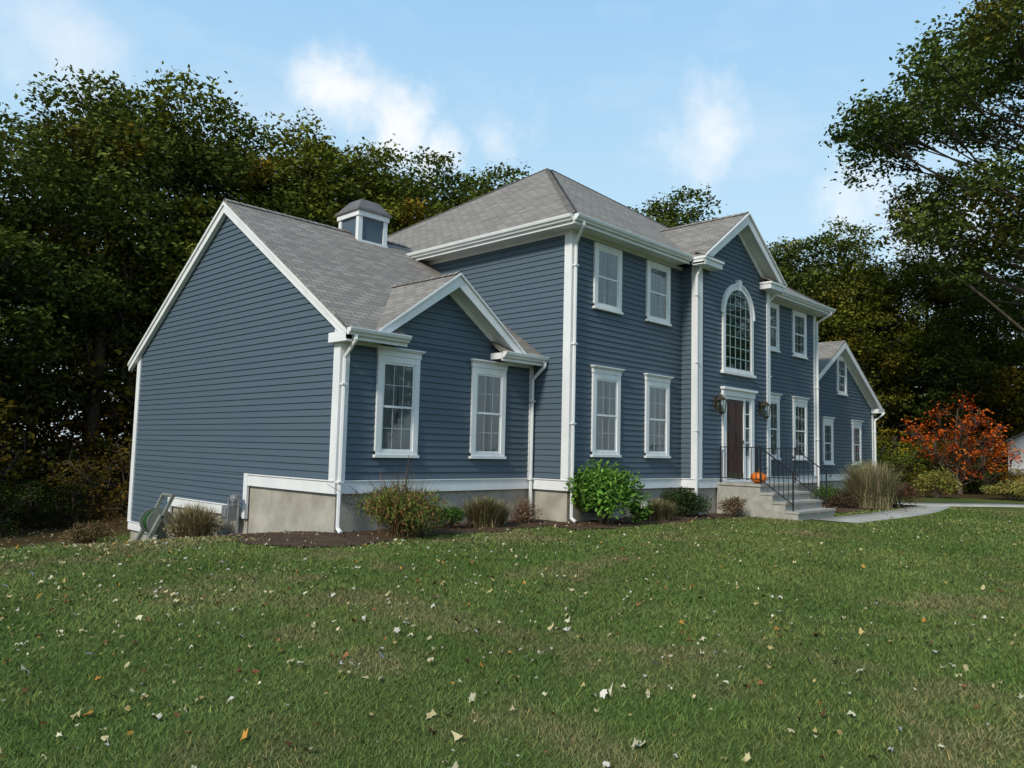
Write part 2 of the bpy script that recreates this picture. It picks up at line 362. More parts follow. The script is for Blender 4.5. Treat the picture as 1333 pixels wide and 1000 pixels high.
for x0,x1 in ((wl,ra),(rb,-.02)):
    WH.box(x0+.12,x1,wy+.02,s-.022,WSO-.05,WSO+.0); eave((x0,wy,zw),(x1,wy,zw),(0,-1,0))
    WH.box(x1-.03,x1+.0,wy+.02,s-.02,WSO-.05,zw-.03) if x1<-1 else WH.box(x0,x0+.03,wy+.02,s-.02,WSO-.05,zw-.03)
    rplane([(x0,wy,zw+.004),(x1+.01,wy,zw+.004),(x1-.0,s-.005,zw+.20),(x0,s-.005,wzf(s)+.004)],(1,0,0),.02)
lbox(WH,F_wing,-L+cw,xg-1.5,WSO-.12,WSO-.05,0,.03); lbox(WH,F_wing,xg+1.5,-.1,WSO-.12,WSO-.05,0,.03)
WH.box(wl,-L-.04,wy,s+.18,WSO-.12,zw-.06)
def dspout(gx,gy,gz,wx,wy_,zb,w=.07):
    GU.pipe([(gx,gy,gz),(gx,gy,gz-.08),(wx,wy_,gz-.34),(wx,wy_,zb+.1),(wx+(-.02),wy_-.12,zb+.04)],w,6)
    z=gz-.8
    while z>zb+.4: GU.box(wx-.05,wx+.05,wy_-.045,wy_+.045,z,z+.03); z-=1.6
dspout(-.2,-o-.06,ZE-.12,.03,-.09,GZ); dspout(-L-.0,wy-.06,zw-.12,-L+.02,s-.09,GZ-.02); dspout(-.10,wy-.06,zw-.12,-.10,s-.09,GZ)
dspout(e1-.12,-o-.2,ZE-.12,e1-.09,-p-.02,GZ); dspout(W+.12,-o-.06,ZE-.12,W-.03,-.09,GZ); dspout(e2+.2,-o-.2,ZE-.12,e2+.10,-p+.02,GZ)
# ------------------------------------------------------------ windows
def window(fr,u0,u1,z0,z1,crown=True,cas=.11,cols=3,rows=2,curt=True):
    ct=z1-(.14 if crown else 0)
    lbox(WH,fr,u0,u0+cas,z0,ct,0,.06); lbox(WH,fr,u1-cas,u1,z0,ct,0,.06)
    lbox(WH,fr,u0+cas,u1-cas,ct-cas,ct,0,.058)
    if crown:
        lbox(WH,fr,u0-.015,u1+.015,ct+.001,z1-.04,0,.07); lbox(WH,fr,u0-.04,u1+.04,z1-.039,z1-.017,0,.10); lbox(WH,fr,u0-.06,u1+.06,z1-.016,z1+.008,0,.125)
    lbox(WH,fr,u0-.02,u1+.02,z0-.02,z0+.03,0,.09); lbox(WH,fr,u0+.0,u1-.0,z0+.031,z0+.09,0,.056)
    a,b=u0+cas,u1-cas; c,d=z0+.09,ct-cas; m=(c+d)/2
    lbox(DK,fr,a,b,c,d,.0,.022)
    for lo,hi,dd in ((c,m+.02,.030),(m-.02,d,.040)):
        t=.04
        lbox(WH,fr,a,a+t,lo,hi,dd-.012,dd+.006); lbox(WH,fr,b-t,b,lo,hi,dd-.012,dd+.006)
        lbox(WH,fr,a+t,b-t,lo,lo+t,dd-.012,dd+.005); lbox(WH,fr,a+t,b-t,hi-t,hi,dd-.012,dd+.005)
        GL.face([fr.P(a+t,lo+t,dd),fr.P(b-t,lo+t,dd),fr.P(b-t,hi-t,dd),fr.P(a+t,hi-t,dd)])
        for i in range(1,cols):
            x=a+t+(b-a-2*t)*i/cols; lbox(MU,fr,x-.007,x+.007,lo+t,hi-t,dd-.0035,dd+.002)
        for i in range(1,rows):
            z=lo+t+(hi-lo-2*t)*i/rows; lbox(MU,fr,a+t,b-t,z-.007,z+.007,dd-.004,dd+.0015)
    if curt:
        for sd in (0,1):
            n=16; wd=(b-a)*random.uniform(.43,.52)
            for i in range(n):
                f0=i/n;f1=(i+1)/n
                def X(f,low): 
                    k=wd*(1-.13*math.sin(low*math.pi)); return (a+f*k) if sd==0 else (b-f*k)
                zs=[c,c+(d-c)*.35,d]
                for q in range(2):
                    l0=(zs[q]-c)/(d-c); l1=(zs[q+1]-c)/(d-c)
                    g0=.0240+.0014*math.sin(f0*38)+.0006*sd;g1=.0240+.0014*math.sin(f1*38)+.0006*sd
                    CU.face([fr.P(X(f0,l0),zs[q],g0),fr.P(X(f1,l0),zs[q],g1),fr.P(X(f1,l1),zs[q+1],g1),fr.P(X(f0,l1),zs[q+1],g0)])
w=.96
for a in (.706,2.644):
    window(F_main,a,a+w,.70,2.56,True); window(F_main,a,a+w,3.78,5.17,False)
for a in (W-.706-w-.03,W-2.644-w):
    window(F_main,a,a+w,.70,2.56,True); window(F_main,a,a+w,3.78,5.17,False)
for a in (-L+.723,-L+2.948): window(F_wing,a,a+.92,.62,2.50,True)
for a in (2,7): window(F_mback,a,a+1,.8,2.5,False); window(F_mback,a,a+1,3.8,5.1,False)
ax=6.10; aw=.80; z0=2.86; zs=4.30
def arc(r,n=20,z=zs,x=ax): return [(x+r*math.cos(math.pi*i/n),z+r*math.sin(math.pi*i/n)) for i in range(n+1)]
o1=arc(aw);i1=arc(aw-.12)
for k in range(20):
    lpoly(WH,F_ent,[o1[k],o1[k+1],i1[k+1],i1[k]],0,.065)
o2=arc(aw+.045);
for k in range(20): lpoly(WH,F_ent,[o2[k],o2[k+1],o1[k+1],o1[k]],0,.09)
lpoly(WH,F_ent,[(ax-.06,zs+aw-.14),(ax+.06,zs+aw-.14),(ax+.09,zs+aw+.13),(ax-.09,zs+aw+.13)],.0,.11)
lbox(WH,F_ent,ax-aw,ax-aw+.12,z0,zs-.001,0,.066);lbox(WH,F_ent,ax+aw-.12,ax+aw,z0,zs-.001,0,.066)
lbox(WH,F_ent,ax-aw-.06,ax+aw+.06,z0-.07,z0,0,.11);lbox(WH,F_ent,ax-aw+.12,ax+aw-.12,z0+.001,z0+.09,0,.064)
ia=arc(aw-.12); poly=[(ax-aw+.12,z0+.09),(ax+aw-.12,z0+.09)]+ia
DKG.face([F_ent.P(u,z,.025) for u,z in poly]); GL.face([F_ent.P(u,z,.036) for u,z in poly])
r=aw-.12
for i in range(1,5):
    x=ax-r+2*r*i/5; zt=zs+math.sqrt(max(0,r*r-(x-ax)**2)); lbox(MUG,F_ent,x-.012,x+.012,z0+.09,zt,.030,.042)
for i in range(0,8):
    z=z0+.09+i*.27; hwd=r if z<zs else math.sqrt(max(0,r*r-(z-zs)**2))
    lbox(MUG,F_ent,ax-hwd,ax+hwd,z-.012,z+.012,.0305,.0415)
# garage wing
gx0,gx1,gy=W,18.95,.63; gc=(gx0+gx1)/2+.0; gso=2.56; gz=2.69; gsl=.585; gpz=gz+gsl*((gx1-gx0)/2+.3)
F_g=Frame((0,gy,0),(1,0,0),(0,-1,0)); F_gr=Frame((gx1,gy,0),(0,1,0),(1,0,0))
CORE.box(gx0,gx1-.01,gy+.01,9.5,.05,gso); CORE.prism([(gx0,gy+.01,gso),(gx1,gy+.01,gso),(gc,gy+.01,gpz-.1)],[(gx0,9.5,gso),(gx1,9.5,gso),(gc,9.5,gpz-.1)])
CON.box(gx0,gx1-.03,gy+.03,9.5,-2,.04)
clap(SID,F_g,[(gx0,T),(gx1,T),(gx1,gz+.05),(gc,gpz-.03),(gx0,gz+.05)]); clap(SID,F_gr,[(0,T),(8.9,T),(8.9,gso),(0,gso)])
wt(F_g,gx0,gx1+.035); cb(F_g,gx1-cw,gx1+.04,T+.02,gz+.02); cb(F_gr,0,cw,T+.02,gso); wt(F_gr,0,8.9)
for sx in (-1,1):
    ex=gc+sx*((gx1-gx0)/2+.3) if sx>0 else gx0+.0
    ez=gpz-gsl*abs(ex-gc)
    rplane([(ex,gy-.3,ez),(gc,gy-.3,gpz),(gc,9.5,gpz),(ex,9.5,ez)],(0,1,0))
    lpoly(WH,F_g,[(ex,ez-.05),(gc,gpz-.05),(gc,gpz-.26),(ex,ez-.24)],.27,.30); lpoly(WH,F_g,[(ex,ez-.15),(gc,gpz-.15),(gc,gpz-.19),(ex,ez-.19)],0,.27)
    lpoly(WH,F_g,[(ex,ez-.15),(gc,gpz-.18),(gc,gpz-.36),(ex,ez-.3)],0,.03)
WH.box(gx1-.25,gx1+.3,gy-.3,gy-.03,gso-.06,gz-.03); eave((gx1+.3,gy-.3,gz),(gx1+.3,9.5,gz),(1,0,0)); WH.box(gx1+.001,gx1+.29,gy-.25,9.5,gso-.03,gso)
window(F_g,14.1,14.95,.55,2.15,True); window(F_g,16.75,17.6,.55,2.15,True); window(F_g,gc-.1,gc+.75,3.0,4.35,False)
dspout(gx1+.2,gy-.34,gz-.12,gx1-.03,gy-.09,GZ)
# cupola
cx,cy=-1.42,yr; k=.41
CUP=Part('cupola_cap',M_CUP)
CORE.box(cx-k+.03,cx+k-.03,cy-k+.03,cy+k-.03,Rw-.4,6.18)
for sx in (-1,1):
    for sy in (-1,1):
        WH.box(*sorted((cx+sx*k,cx+sx*(k-.11))),*sorted((cy+sy*k,cy+sy*(k-.11))),Rw-.45,6.16)
WH.box(cx-k-.03,cx+k+.03,cy-k-.03,cy+k+.03,6.10,6.22); WH.box(cx-k-.02,cx+k+.02,cy-k-.02,cy+k+.02,Rw-.50,Rw-.24)
def frus(part,c,r0,z0,r1,z1):
    part.hexa([(c[0]-r0,c[1]-r0,z0),(c[0]+r0,c[1]-r0,z0),(c[0]+r0,c[1]+r0,z0),(c[0]-r0,c[1]+r0,z0),(c[0]-r1,c[1]-r1,z1),(c[0]+r1,c[1]-r1,z1),(c[0]+r1,c[1]+r1,z1),(c[0]-r1,c[1]+r1,z1)])
frus(CUP,(cx,cy),k+.07,6.221,k+.06,6.28); frus(CUP,(cx,cy),k+.04,6.281,.24,6.56)
# front door
DR=Part('front_door',M_DOOR); DB=Part('door_hardware',M_BRASS)
dx0,dx1=5.30,6.92; dz=.17
lbox(WH,F_ent,dx0,dx0+.16,dz,2.25,0,.07); lbox(WH,F_ent,dx1-.16,dx1,dz,2.25,0,.07); lbox(WH,F_ent,dx0-.03,dx1+.03,2.251,2.40,0,.085); lbox(WH,F_ent,dx0-.07,dx1+.07,2.401,2.46,0,.14)
lbox(WH,F_ent,dx0-.02,dx1+.02,dz-.06,dz,0,.12)
da,db=dx0+.20,dx0+.20+.88
lbox(WH,F_ent,dx0+.16,da,dz,2.25,0,.05); lbox(WH,F_ent,db,db+.09,dz,2.25,0,.05); lbox(WH,F_ent,da,db,2.17,2.25,0,.05)
lbox(DR,F_ent,da,db,dz,2.17,0,.028)
for zz0,zz1 in ((.30,.62),(.72,1.35),(1.45,2.07)):
    for a,b in ((da+.09,da+.40),(db-.40,db-.09)):
        lbox(DR,F_ent,a,b,zz0+dz-.1,zz1+dz-.13,.028,.036); lbox(DR,F_ent,a+.04,b-.04,zz0+dz-.06,zz1+dz-.17,.036,.043)
DB.lathe(F_ent.P(db-.07,1.15,.05),[(.0,-.03),(.03,-.02),(.035,0),(.03,.02),(0,.03)],10)
lbox(DB,F_ent,da+.04,db-.04,dz+.02,dz+.2,.043,.048)
sa,sb=db+.09,dx1-.16
lbox(WH,F_ent,sa,sb,dz,.75,0,.035); lbox(DK,F_ent,sa,sb,.75,2.2,0,.02); lbox(WH,F_ent,sa,sb,2.2,2.25,0,.05)
GL.face([F_ent.P(sa,.75,.035),F_ent.P(sb,.75,.035),F_ent.P(sb,2.2,.035),F_ent.P(sa,2.2,.035)])
for q in (.75,1.11,1.47,1.83,2.19): lbox(WH,F_ent,sa,sb,q-.01,q+.02,.03,.045)
CU.face([F_ent.P(sa,.75,.025),F_ent.P(sb,.75,.025),F_ent.P(sb,2.2,.025),F_ent.P(sa,2.2,.025)])
lbox(WH,F_ent,sb-.05,sb,dz,2.25,.0,.052)
for PT in (SID,WH,CON,RF,CAPM,GL,DK,DKG,CU,MU,MUG,GU,CORE,CUP,DR,DB,VP): PT.build(house)

def lantern(x):
    e=empty('wall_lantern'); m=Part('frame',M_BRASS); g=Part('glass',M_GLASS); y=-p; z=2.02
    m.box(x-.05,x+.05,y-.04,y-.005,z-.10,z+.18); m.pipe([(x,y-.04,z+.12),(x,y-.12,z+.24),(x,y-.19,z+.20)],.02,6)
    c=(x,y-.19)
    for a,b in ((-1,-1),(1,-1),(1,1),(-1,1)): m.beam((c[0]+a*.06,c[1]+b*.06,z-.2),(c[0]+a*.085,c[1]+b*.085,z+.08),.016)
    frus(m,c,.10,z+.08,.03,z+.17); m.beam((c[0],c[1],z+.17),(c[0],c[1],z+.22),.02); frus(m,c,.03,z-.26,.07,z-.20)
    frus(g,c,.055,z-.2,.08,z+.08); m.beam((c[0],c[1],z-.2),(c[0],c[1],z-.06),.025,n=6)
    m.build(e); g.build(e)
lantern(4.98); lantern(7.32)

# ------------------------------------------------------------ steps + railing
st=empty('front_steps'); a=Part('landing',M_STEP); tr=Part('treads',M_STEP)
lx0,lx1=5.1,7.15; ly=-1.55
a.box(lx0,lx1,ly,-p-.001,-1,.07); tr.box(lx0-.03,lx1+.03,ly-.03,-p-.003,.072,.13)
nst=3; rise=(.13-GZ)/4
for i in range(nst):
    zt=.13-rise*(i+1); a.box(lx0+.0,lx1,ly-.30*(i+1),ly-.30*i-.001,-1,zt-.052); tr.box(lx0-.02,lx1+.02,ly-.30*(i+1)-.03,ly-.30*i-.002,zt-.05,zt)
a.build(st); tr.build(st)
rl=empty('iron_railing'); r_=Part('rails',M_IRON)
for x in (lx0+.08,lx1-.08):
    yb=ly-.75; zb=.13-rise*3
    r_.beam((x,-p-.05,.98),(x,ly+.03,.98),.035,.02); r_.beam((x,-p-.05,.24),(x,ly+.03,.24),.02)
    r_.beam((x,ly+.03,.98),(x,yb,zb+.86),.035,.02); r_.beam((x,ly+.03,.24),(x,yb,zb+.14),.02)
    for y,z0_,z1_ in ((-p-.06,.13,1.0),(ly+.03,.13,1.02),(yb,zb,zb+.9)): r_.beam((x,y,z0_),(x,y,z1_),.028)
    n=9
    for i in range(1,n):
        y=-p-.06+(ly+.03+p+.06)*i/n; r_.beam((x,y,.24),(x,y,.98),.012)
    for i in range(1,7):
        f=i/7; y=ly+.03+(yb-ly-.03)*f; r_.beam((x,y,.24+(zb+.14-.24)*f),(x,y,.98+(zb+.86-.98)*f),.012)
    r_.pipe([(x,yb,zb+.86),(x,yb-.10,zb+.84),(x,yb-.12,zb+.78),(x,yb-.07,zb+.76)],.025,6)
r_.build(rl)
pk=empty('pumpkin'); P=Part('body',M_PUMP); c=(5.42,-1.36,.13); nn=40
prof=[(math.sin(math.pi*i/14),-math.cos(math.pi*i/14)) for i in range(15)]
for (r0,h0),(r1,h1) in zip(prof[:-1],prof[1:]):
    for i in range(nn):
        q=[]
        for rr,h_,t in ((r0,h0,i),(r0,h0,i+1),(r1,h1,i+1),(r1,h1,i)):
            an=2*math.pi*t/nn; k2=.18*(1+.07*abs(math.cos(an*5)))*rr
            q.append((c[0]+k2*math.cos(an),c[1]+k2*math.sin(an),c[2]+.14+h_*.14-(.03*max(0,h_-.8)*5)*(1-rr)))
        P.face(q)
P.build(pk,True); P=Part('stem',M_STEM); P.pipe([(c[0],c[1],c[2]+.23),(c[0]+.01,c[1],c[2]+.30),(c[0]+.04,c[1],c[2]+.34)],.035,6); P.build(pk)
gm=empty('gas_meter'); m=Part('meter_body',M_METER); x=-L-.2; y=4.12; z=-.66
m.box(x-.11,x+.09,y-.13,y+.13,z,z+.28); m.box(x-.135,x-.11,y-.09,y+.09,z+.06,z+.24)
m.pipe([(x,y-.09,z+.28),(x,y-.09,z+.42),(x,y-.3,z+.42),(x,y-.3,hh(x,y)-.1)],.045,8); m.pipe([(x,y+.09,z+.28),(x,y+.09,z+.40),(x+.2,y+.09,z+.40)],.04,8)
m.lathe((x-.03,y-.2,z+.42),[(0,-.07),(.08,-.06),(.09,0),(.08,.06),(0,.08)],12); m.build(gm)
hr=empty('garden_hose_reel'); m=Part('cart',M_PLAST); h_=Part('hose',M_HOSE); bx,by=-5.5,6.1; bz=hh(bx,by)
for dy in (-.24,.24):
    m.beam((bx-.28,by+dy,bz+.02),(bx+.02,by+dy,bz+.62),.09,.07); m.beam((bx+.30,by+dy,bz+.02),(bx+.02,by+dy,bz+.62),.09,.07)
    m.beam((bx+.02,by+dy,bz+.55),(bx+.22,by+dy,bz+1.0),.06); m.beam((bx-.3,by+dy,bz+.04),(bx+.32,by+dy,bz+.04),.08)
m.beam((bx+.22,by-.26,bz+1.0),(bx+.22,by+.26,bz+1.0),.07,n=8); m.beam((bx-.28,by-.24,bz+.05),(bx-.28,by+.24,bz+.05),.06); m.box(bx-.25,bx+.28,by-.22,by+.22,bz+.05,bz+.09)
def disc(part,c,r,t,n=20):
    part.prism([(c[0]+r*math.cos(2*math.pi*i/n),c[1]-t/2,c[2]+r*math.sin(2*math.pi*i/n)) for i in range(n)],[(c[0]+r*math.cos(2*math.pi*i/n),c[1]+t/2,c[2]+r*math.sin(2*math.pi*i/n)) for i in range(n)])
for dy in (-.18,.18): disc(m,(bx+.02,by+dy,bz+.48),.26,.025)
for i in range(8): disc(h_,(bx+.02,by-.15+i*.043,bz+.48),.19+.015*(i%2),.036)
h_.pipe([(bx-.1,by,bz+.33),(bx-.2,by-.1,bz+.1),(bx-.35,by-.25,bz+.03),(bx-.2,by-.5,bz+.02),(bx+.2,by-.45,bz+.02)],.025,8)
for dy in (-.3,.3): disc(m,(bx+.28,by+dy,bz+.11),.11,.04)
m.build(hr); h_.build(hr)

# ------------------------------------------------------------ ground
def mesh_np(name,V,F,mats,attrs=None,parent=None,matidx=None,smooth=False,link=True):
    V=np.asarray(V,np.float32); k=F.shape[1]; me=bpy.data.meshes.new(name)
    me.vertices.add(len(V)); me.vertices.foreach_set('co',V.ravel())
    me.loops.add(F.size); me.loops.foreach_set('vertex_index',F.ravel().astype(np.int32))
    me.polygons.add(len(F)); me.polygons.foreach_set('loop_start',np.arange(0,F.size,k,dtype=np.int32)); 
    try: me.polygons.foreach_set('loop_total',np.full(len(F),k,dtype=np.int32))
    except Exception: pass
    for m in mats: me.materials.append(m)
    if matidx is not None: me.polygons.foreach_set('material_index',matidx.astype(np.int32))
    for nm,(ty,arr) in (attrs or {}).items():
        at=me.attributes.new(nm,ty,'POINT'); at.data.foreach_set('value' if ty=='FLOAT' else 'color',np.asarray(arr,np.float32).ravel())
    if smooth: me.polygons.foreach_set('use_smooth',np.ones(len(F),bool))
    me.update(calc_edges=True)
    if not link: return me
    ob=bpy.data.objects.new(name,me); COL.objects.link(ob)
    if parent: ob.parent=parent
    return ob
def woods(x,y):
    a=S((y-(11.3+.5*np.sin(x*1.1)))/1.0)*(x<6)
    lx=(x-20.5)+ (y+2)*.35+.5*np.sin(y*.9)
    b=S(lx/1.2)*(y>-14)
    c=S((y-(2.2))/1)*(x>19.3)+S((y-13)/1)
    return np.clip(a+b+c,0,1)
gx=np.concatenate([[-900,-400,-150,-70,-40],np.arange(-24,44,.2),[50,70,120,300,900]]); gyy=np.concatenate([[-900,-400,-150,-70,-40],np.arange(-22,36,.2),[40,60,120,300,900]])
X,Y=np.meshgrid(gx,gyy); Z=H(X,Y); nx,ny=len(gx),len(gyy)
idx=np.arange(nx*ny).reshape(ny,nx); F=np.stack([idx[:-1,:-1],idx[:-1,1:],idx[1:,1:],idx[1:,:-1]],-1).reshape(-1,4)
lc=np.ones((nx*ny,4)); lc[:,:3]=lawn(X,Y).reshape(-1,3)
mesh_np('ground',np.stack([X,Y,Z],-1).reshape(-1,3),F,[M_GROUND],{'litter':('FLOAT',woods(X,Y).ravel()),'lawn':('FLOAT_COLOR',lc)},smooth=True)
def in_bed(x,y):
    wv=.09*np.sin(x*3.1+y*2)+.06*np.sin(x*7.3-y*5)
    r=lambda a,b,c,d:(x>a+wv)&(x<b)&(y>c+wv)&(y<d)
    m=r(-6.0,.05,-.3,s+.1)|r(-.9,5.1,-1.15,.1)|r(-5.9,-4.65,-.1,4.6)|((x>7.2)&(x<14+wv)&(y>-2.1+wv-.05*(x-9))&(y<.7))
    m|=((x+5.4)**2+(y-.5)**2<1.15+wv)
    return m
cs=.06
gx=np.arange(-7.2,14.6,cs);gyy=np.arange(-2.8,5,cs);X,Y=np.meshgrid(gx,gyy)
Z=H(X,Y)+.018+rng.normal(0,.006,X.shape); ny,nx=X.shape; idx=np.arange(nx*ny).reshape(ny,nx)
F=np.stack([idx[:-1,:-1],idx[:-1,1:],idx[1:,1:],idx[1:,:-1]],-1)
msk=in_bed(X[:-1,:-1]+cs/2,Y[:-1,:-1]+cs/2); mesh_np('mulch_bed',np.stack([X,Y,Z],-1).reshape(-1,3),F[msk],[M_MULCH])
def ribbon(name,pts,wd,dz,mat,cut=None):
    P=np.array(pts,float); V=[];F=[]
    for i,q in enumerate(P):
        t=P[min(i+1,len(P)-1)]-P[max(i-1,0)]; t/=np.linalg.norm(t); n=np.array([-t[1],t[0]])
        for e_,zz in ((-.5,-.06),(-.5,dz),(.5,dz),(.5,-.06)):
            c_=q+n*wd*e_; V.append((c_[0],c_[1],hh(*c_)+zz))
    for i in range(len(P)-1):
        b=4*i
        for j in range(3): F.append((b+j,b+j+1,b+5+j,b+4+j))
    return mesh_np(name,V,np.array(F),[mat])
def curve(ctrl,n=12):
    out=[]; C=[ctrl[0]]+ctrl+[ctrl[-1]]
    for i in range(1,len(C)-2):
        for t in np.linspace(0,1,n,endpoint=False):
            p0,p1,p2,p3=[np.array(C[i+k_],float) for k_ in (-1,0,1,2)]
            out.append(.5*((2*p1)+(-p0+p2)*t+(2*p0-5*p1+4*p2-p3)*t*t+(-p0+3*p1-3*p2+p3)*t**3))
    out.append(np.array(ctrl[-1],float)); return out
walkc=curve([(5.6,-3.0),(7.0,-3.05),(9.5,-3.1),(12,-2.95),(14.5,-2.6)]); drivec=curve([(14.2,-1.0),(15.5,-2.4),(19.5,-5.0),(26,-9),(40,-18)])
ribbon('walkway',walkc,1.0,.012,M_PATH); ribbon('driveway',drivec,1.6,.010,M_PATH)
def near_path(x,y):
    m=np.zeros(x.shape,bool)
    for c_,wd in ((walkc,.55),(drivec,.85)):
        for q in c_: m|=((x-q[0])**2+(y-q[1])**2<wd*wd)
    return m
def in_house(x,y):
    return ((x>-L)&(x<0.1)&(y>s)&(y<s+D))|((x>0)&(x<gx1)&(y>-.02)&(y<Dm))|((x>e1)&(x<e2)&(y>-p))|((x>lx0)&(x<lx1)&(y>ly-.95)&(y<0))
# ------------------------------------------------------------ grass blades
def grass():
    X=[];Y=[];Wd=[];Hh=[]
    for d0,d1,dens,wd,hg in ((2.0,4.5,5200,.0062,.032),(4.5,7,3200,.008,.034),(7,11,1800,.011,.036),(11,17,800,.016,.038),(17,27,300,.025,.040)):
        th=math.radians(44); A_=th*(d1*d1-d0*d0); n=int(A_*dens)
        r=np.sqrt(rng.uniform(d0*d0,d1*d1,n)); t=math.radians(YAW)+rng.uniform(-th,th,n)
        X.append(CAM[0]+r*np.cos(t));Y.append(CAM[1]+r*np.sin(t));Wd.append(np.full(n,wd));Hh.append(hg*rng.uniform(.55,1.2,n))
    X=np.concatenate(X);Y=np.concatenate(Y);Wd=np.concatenate(Wd);Hh=np.concatenate(Hh)
    ok=~(in_bed(X,Y)|near_path(X,Y)|in_house(X,Y))&(woods(X,Y)<rng.uniform(.1,.6,len(X))); X,Y,Wd,Hh=X[ok],Y[ok],Wd[ok],Hh[ok]
    Hh*=.7+.6*vn(X,Y,4,1)
    n=len(X);Z=H(X,Y)-.003
    a=rng.uniform(0,2*np.pi,n); dx,dy=np.cos(a),np.sin(a); ln=rng.uniform(.3,1.6,n); b=a+rng.normal(0,.8,n)+1.57
    wx,wy_=np.cos(b)*Wd/2,np.sin(b)*Wd/2
    B0=np.stack([X-wx,Y-wy_,Z],-1);B1=np.stack([X+wx,Y+wy_,Z],-1); T_=np.stack([X+dx*ln*Hh,Y+dy*ln*Hh,Z+Hh],-1)
    V=np.stack([B0,B1,T_],1).reshape(-1,3); F=np.arange(3*n).reshape(-1,3)
    br=rng.uniform(.85,1.6,n)[:,None]; c=np.ones((n,3))*br; dry=rng.random(n)<.08; c[dry]=np.array([1.8,1.3,1.25])*br[dry]
    c=c*lawn(X,Y)
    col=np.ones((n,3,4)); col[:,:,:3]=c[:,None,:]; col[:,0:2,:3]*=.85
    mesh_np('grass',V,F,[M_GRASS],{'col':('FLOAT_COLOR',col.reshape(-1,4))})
grass()
def fallen():
    n=14500
    r=np.sqrt(rng.uniform(4,26**2,n)); t=math.radians(YAW)+rng.uniform(-.8,.85,n)
    X=CAM[0]+r*np.cos(t);Y=CAM[1]+r*np.sin(t)
    lat=(X-CAM[0])*math.sin(math.radians(YAW))-(Y-CAM[1])*math.cos(math.radians(YAW))
    keep=rng.random(n)<np.clip(.50-lat*.055+.5*(vn(X,Y,.5,3)-.5)+(r<9)*.35,.12,1)
    ok=keep&~(in_house(X,Y)); X,Y=X[ok],Y[ok]; n=len(X)
    k=10; ang=np.arange(k)*2*np.pi/k; rad=np.where(np.arange(k)%2==0,1.,.6)
    sz=rng.uniform(.011,.035,n); ro=rng.uniform(0,2*np.pi,n)
    el=rng.uniform(.5,1,n)
    px=rad*np.cos(ang);py=rad*np.sin(ang)
    px=px[None]*sz[:,None]*rng.uniform(.6,1.35,(n,k)); py=py[None]*(sz*el)[:,None]*rng.uniform(.6,1.35,(n,k))
    pz=rng.normal(0,.3,(n,k))*sz[:,None]+ (px**2)/sz[:,None]*rng.uniform(-.5,.8,n)[:,None]
    c_,s_=np.cos(ro)[:,None],np.sin(ro)[:,None]; tx=rng.normal(0,.35,n)[:,None]
    qx=px*c_-py*s_;qy=px*s_+py*c_; Z=H(X,Y)+np.where(rng.random(n)<.8,.030,.020)
    V=np.stack([X[:,None]+qx,Y[:,None]+qy,Z[:,None]+pz+qx*tx],-1)
    pal=np.array([(.50,.41,.22),(.58,.52,.34),(.44,.33,.13),(.24,.11,.045),(.11,.055,.03),(.48,.23,.05),(.58,.53,.44)])
    pr=rng.choice(len(pal),n,p=[.25,.22,.15,.10,.08,.05,.15]); col=np.ones((n,k,4)); col[:,:,:3]=(pal[pr]*rng.uniform(.6,1.05,(n,1)))[:,None]
    mesh_np('fallen_leaves',V.reshape(-1,3),np.arange(n*k).reshape(n,k),[M_FALL],{'col':('FLOAT_COLOR',col.reshape(-1,4))})
fallen()
# ------------------------------------------------------------ foliage
def leaf_quads(C,size,asp=.55,upb=.5,dirs=None,flat=0):
    n=len(C); nrm=rng.normal(0,1,(n,3)); nrm[:,2]=np.abs(nrm[:,2])+upb; nrm/=np.linalg.norm(nrm,axis=1)[:,None]
    u=rng.normal(0,1,(n,3)) if dirs is None else dirs+rng.normal(0,.35,(n,3))
    u-=nrm*(u*nrm).sum(1)[:,None]; u/=np.linalg.norm(u,axis=1)[:,None]; v=np.cross(nrm,u)
    sz=(size*rng.uniform(.6,1.3,n))[:,None]
    V=np.stack([C-u*sz*.5,C+v*sz*asp*.5+u*sz*.05,C+u*sz*.5-nrm*sz*.12,C-v*sz*asp*.5+u*sz*.05],1)
    return V.reshape(-1,3)
def tube(pts,rad,n=6):
    pts=np.array(pts,float);V=[];F=[]
    for i,q in enumerate(pts):
        t=pts[min(i+1,len(pts)-1)]-pts[max(i-1,0)]; t/=np.linalg.norm(t)+1e-9
        a=np.cross(t,[.3,.9,.1]);a/=np.linalg.norm(a);b=np.cross(t,a)
        for j in range(n):
            an=2*np.pi*j/n; V.append(q+rad[i]*(math.cos(an)*a+math.sin(an)*b))
    for i in range(len(pts)-1):
        for j in range(n): F.append((i*n+j,i*n+(j+1)%n,(i+1)*n+(j+1)%n,(i+1)*n+j))
    return np.array(V),np.array(F)
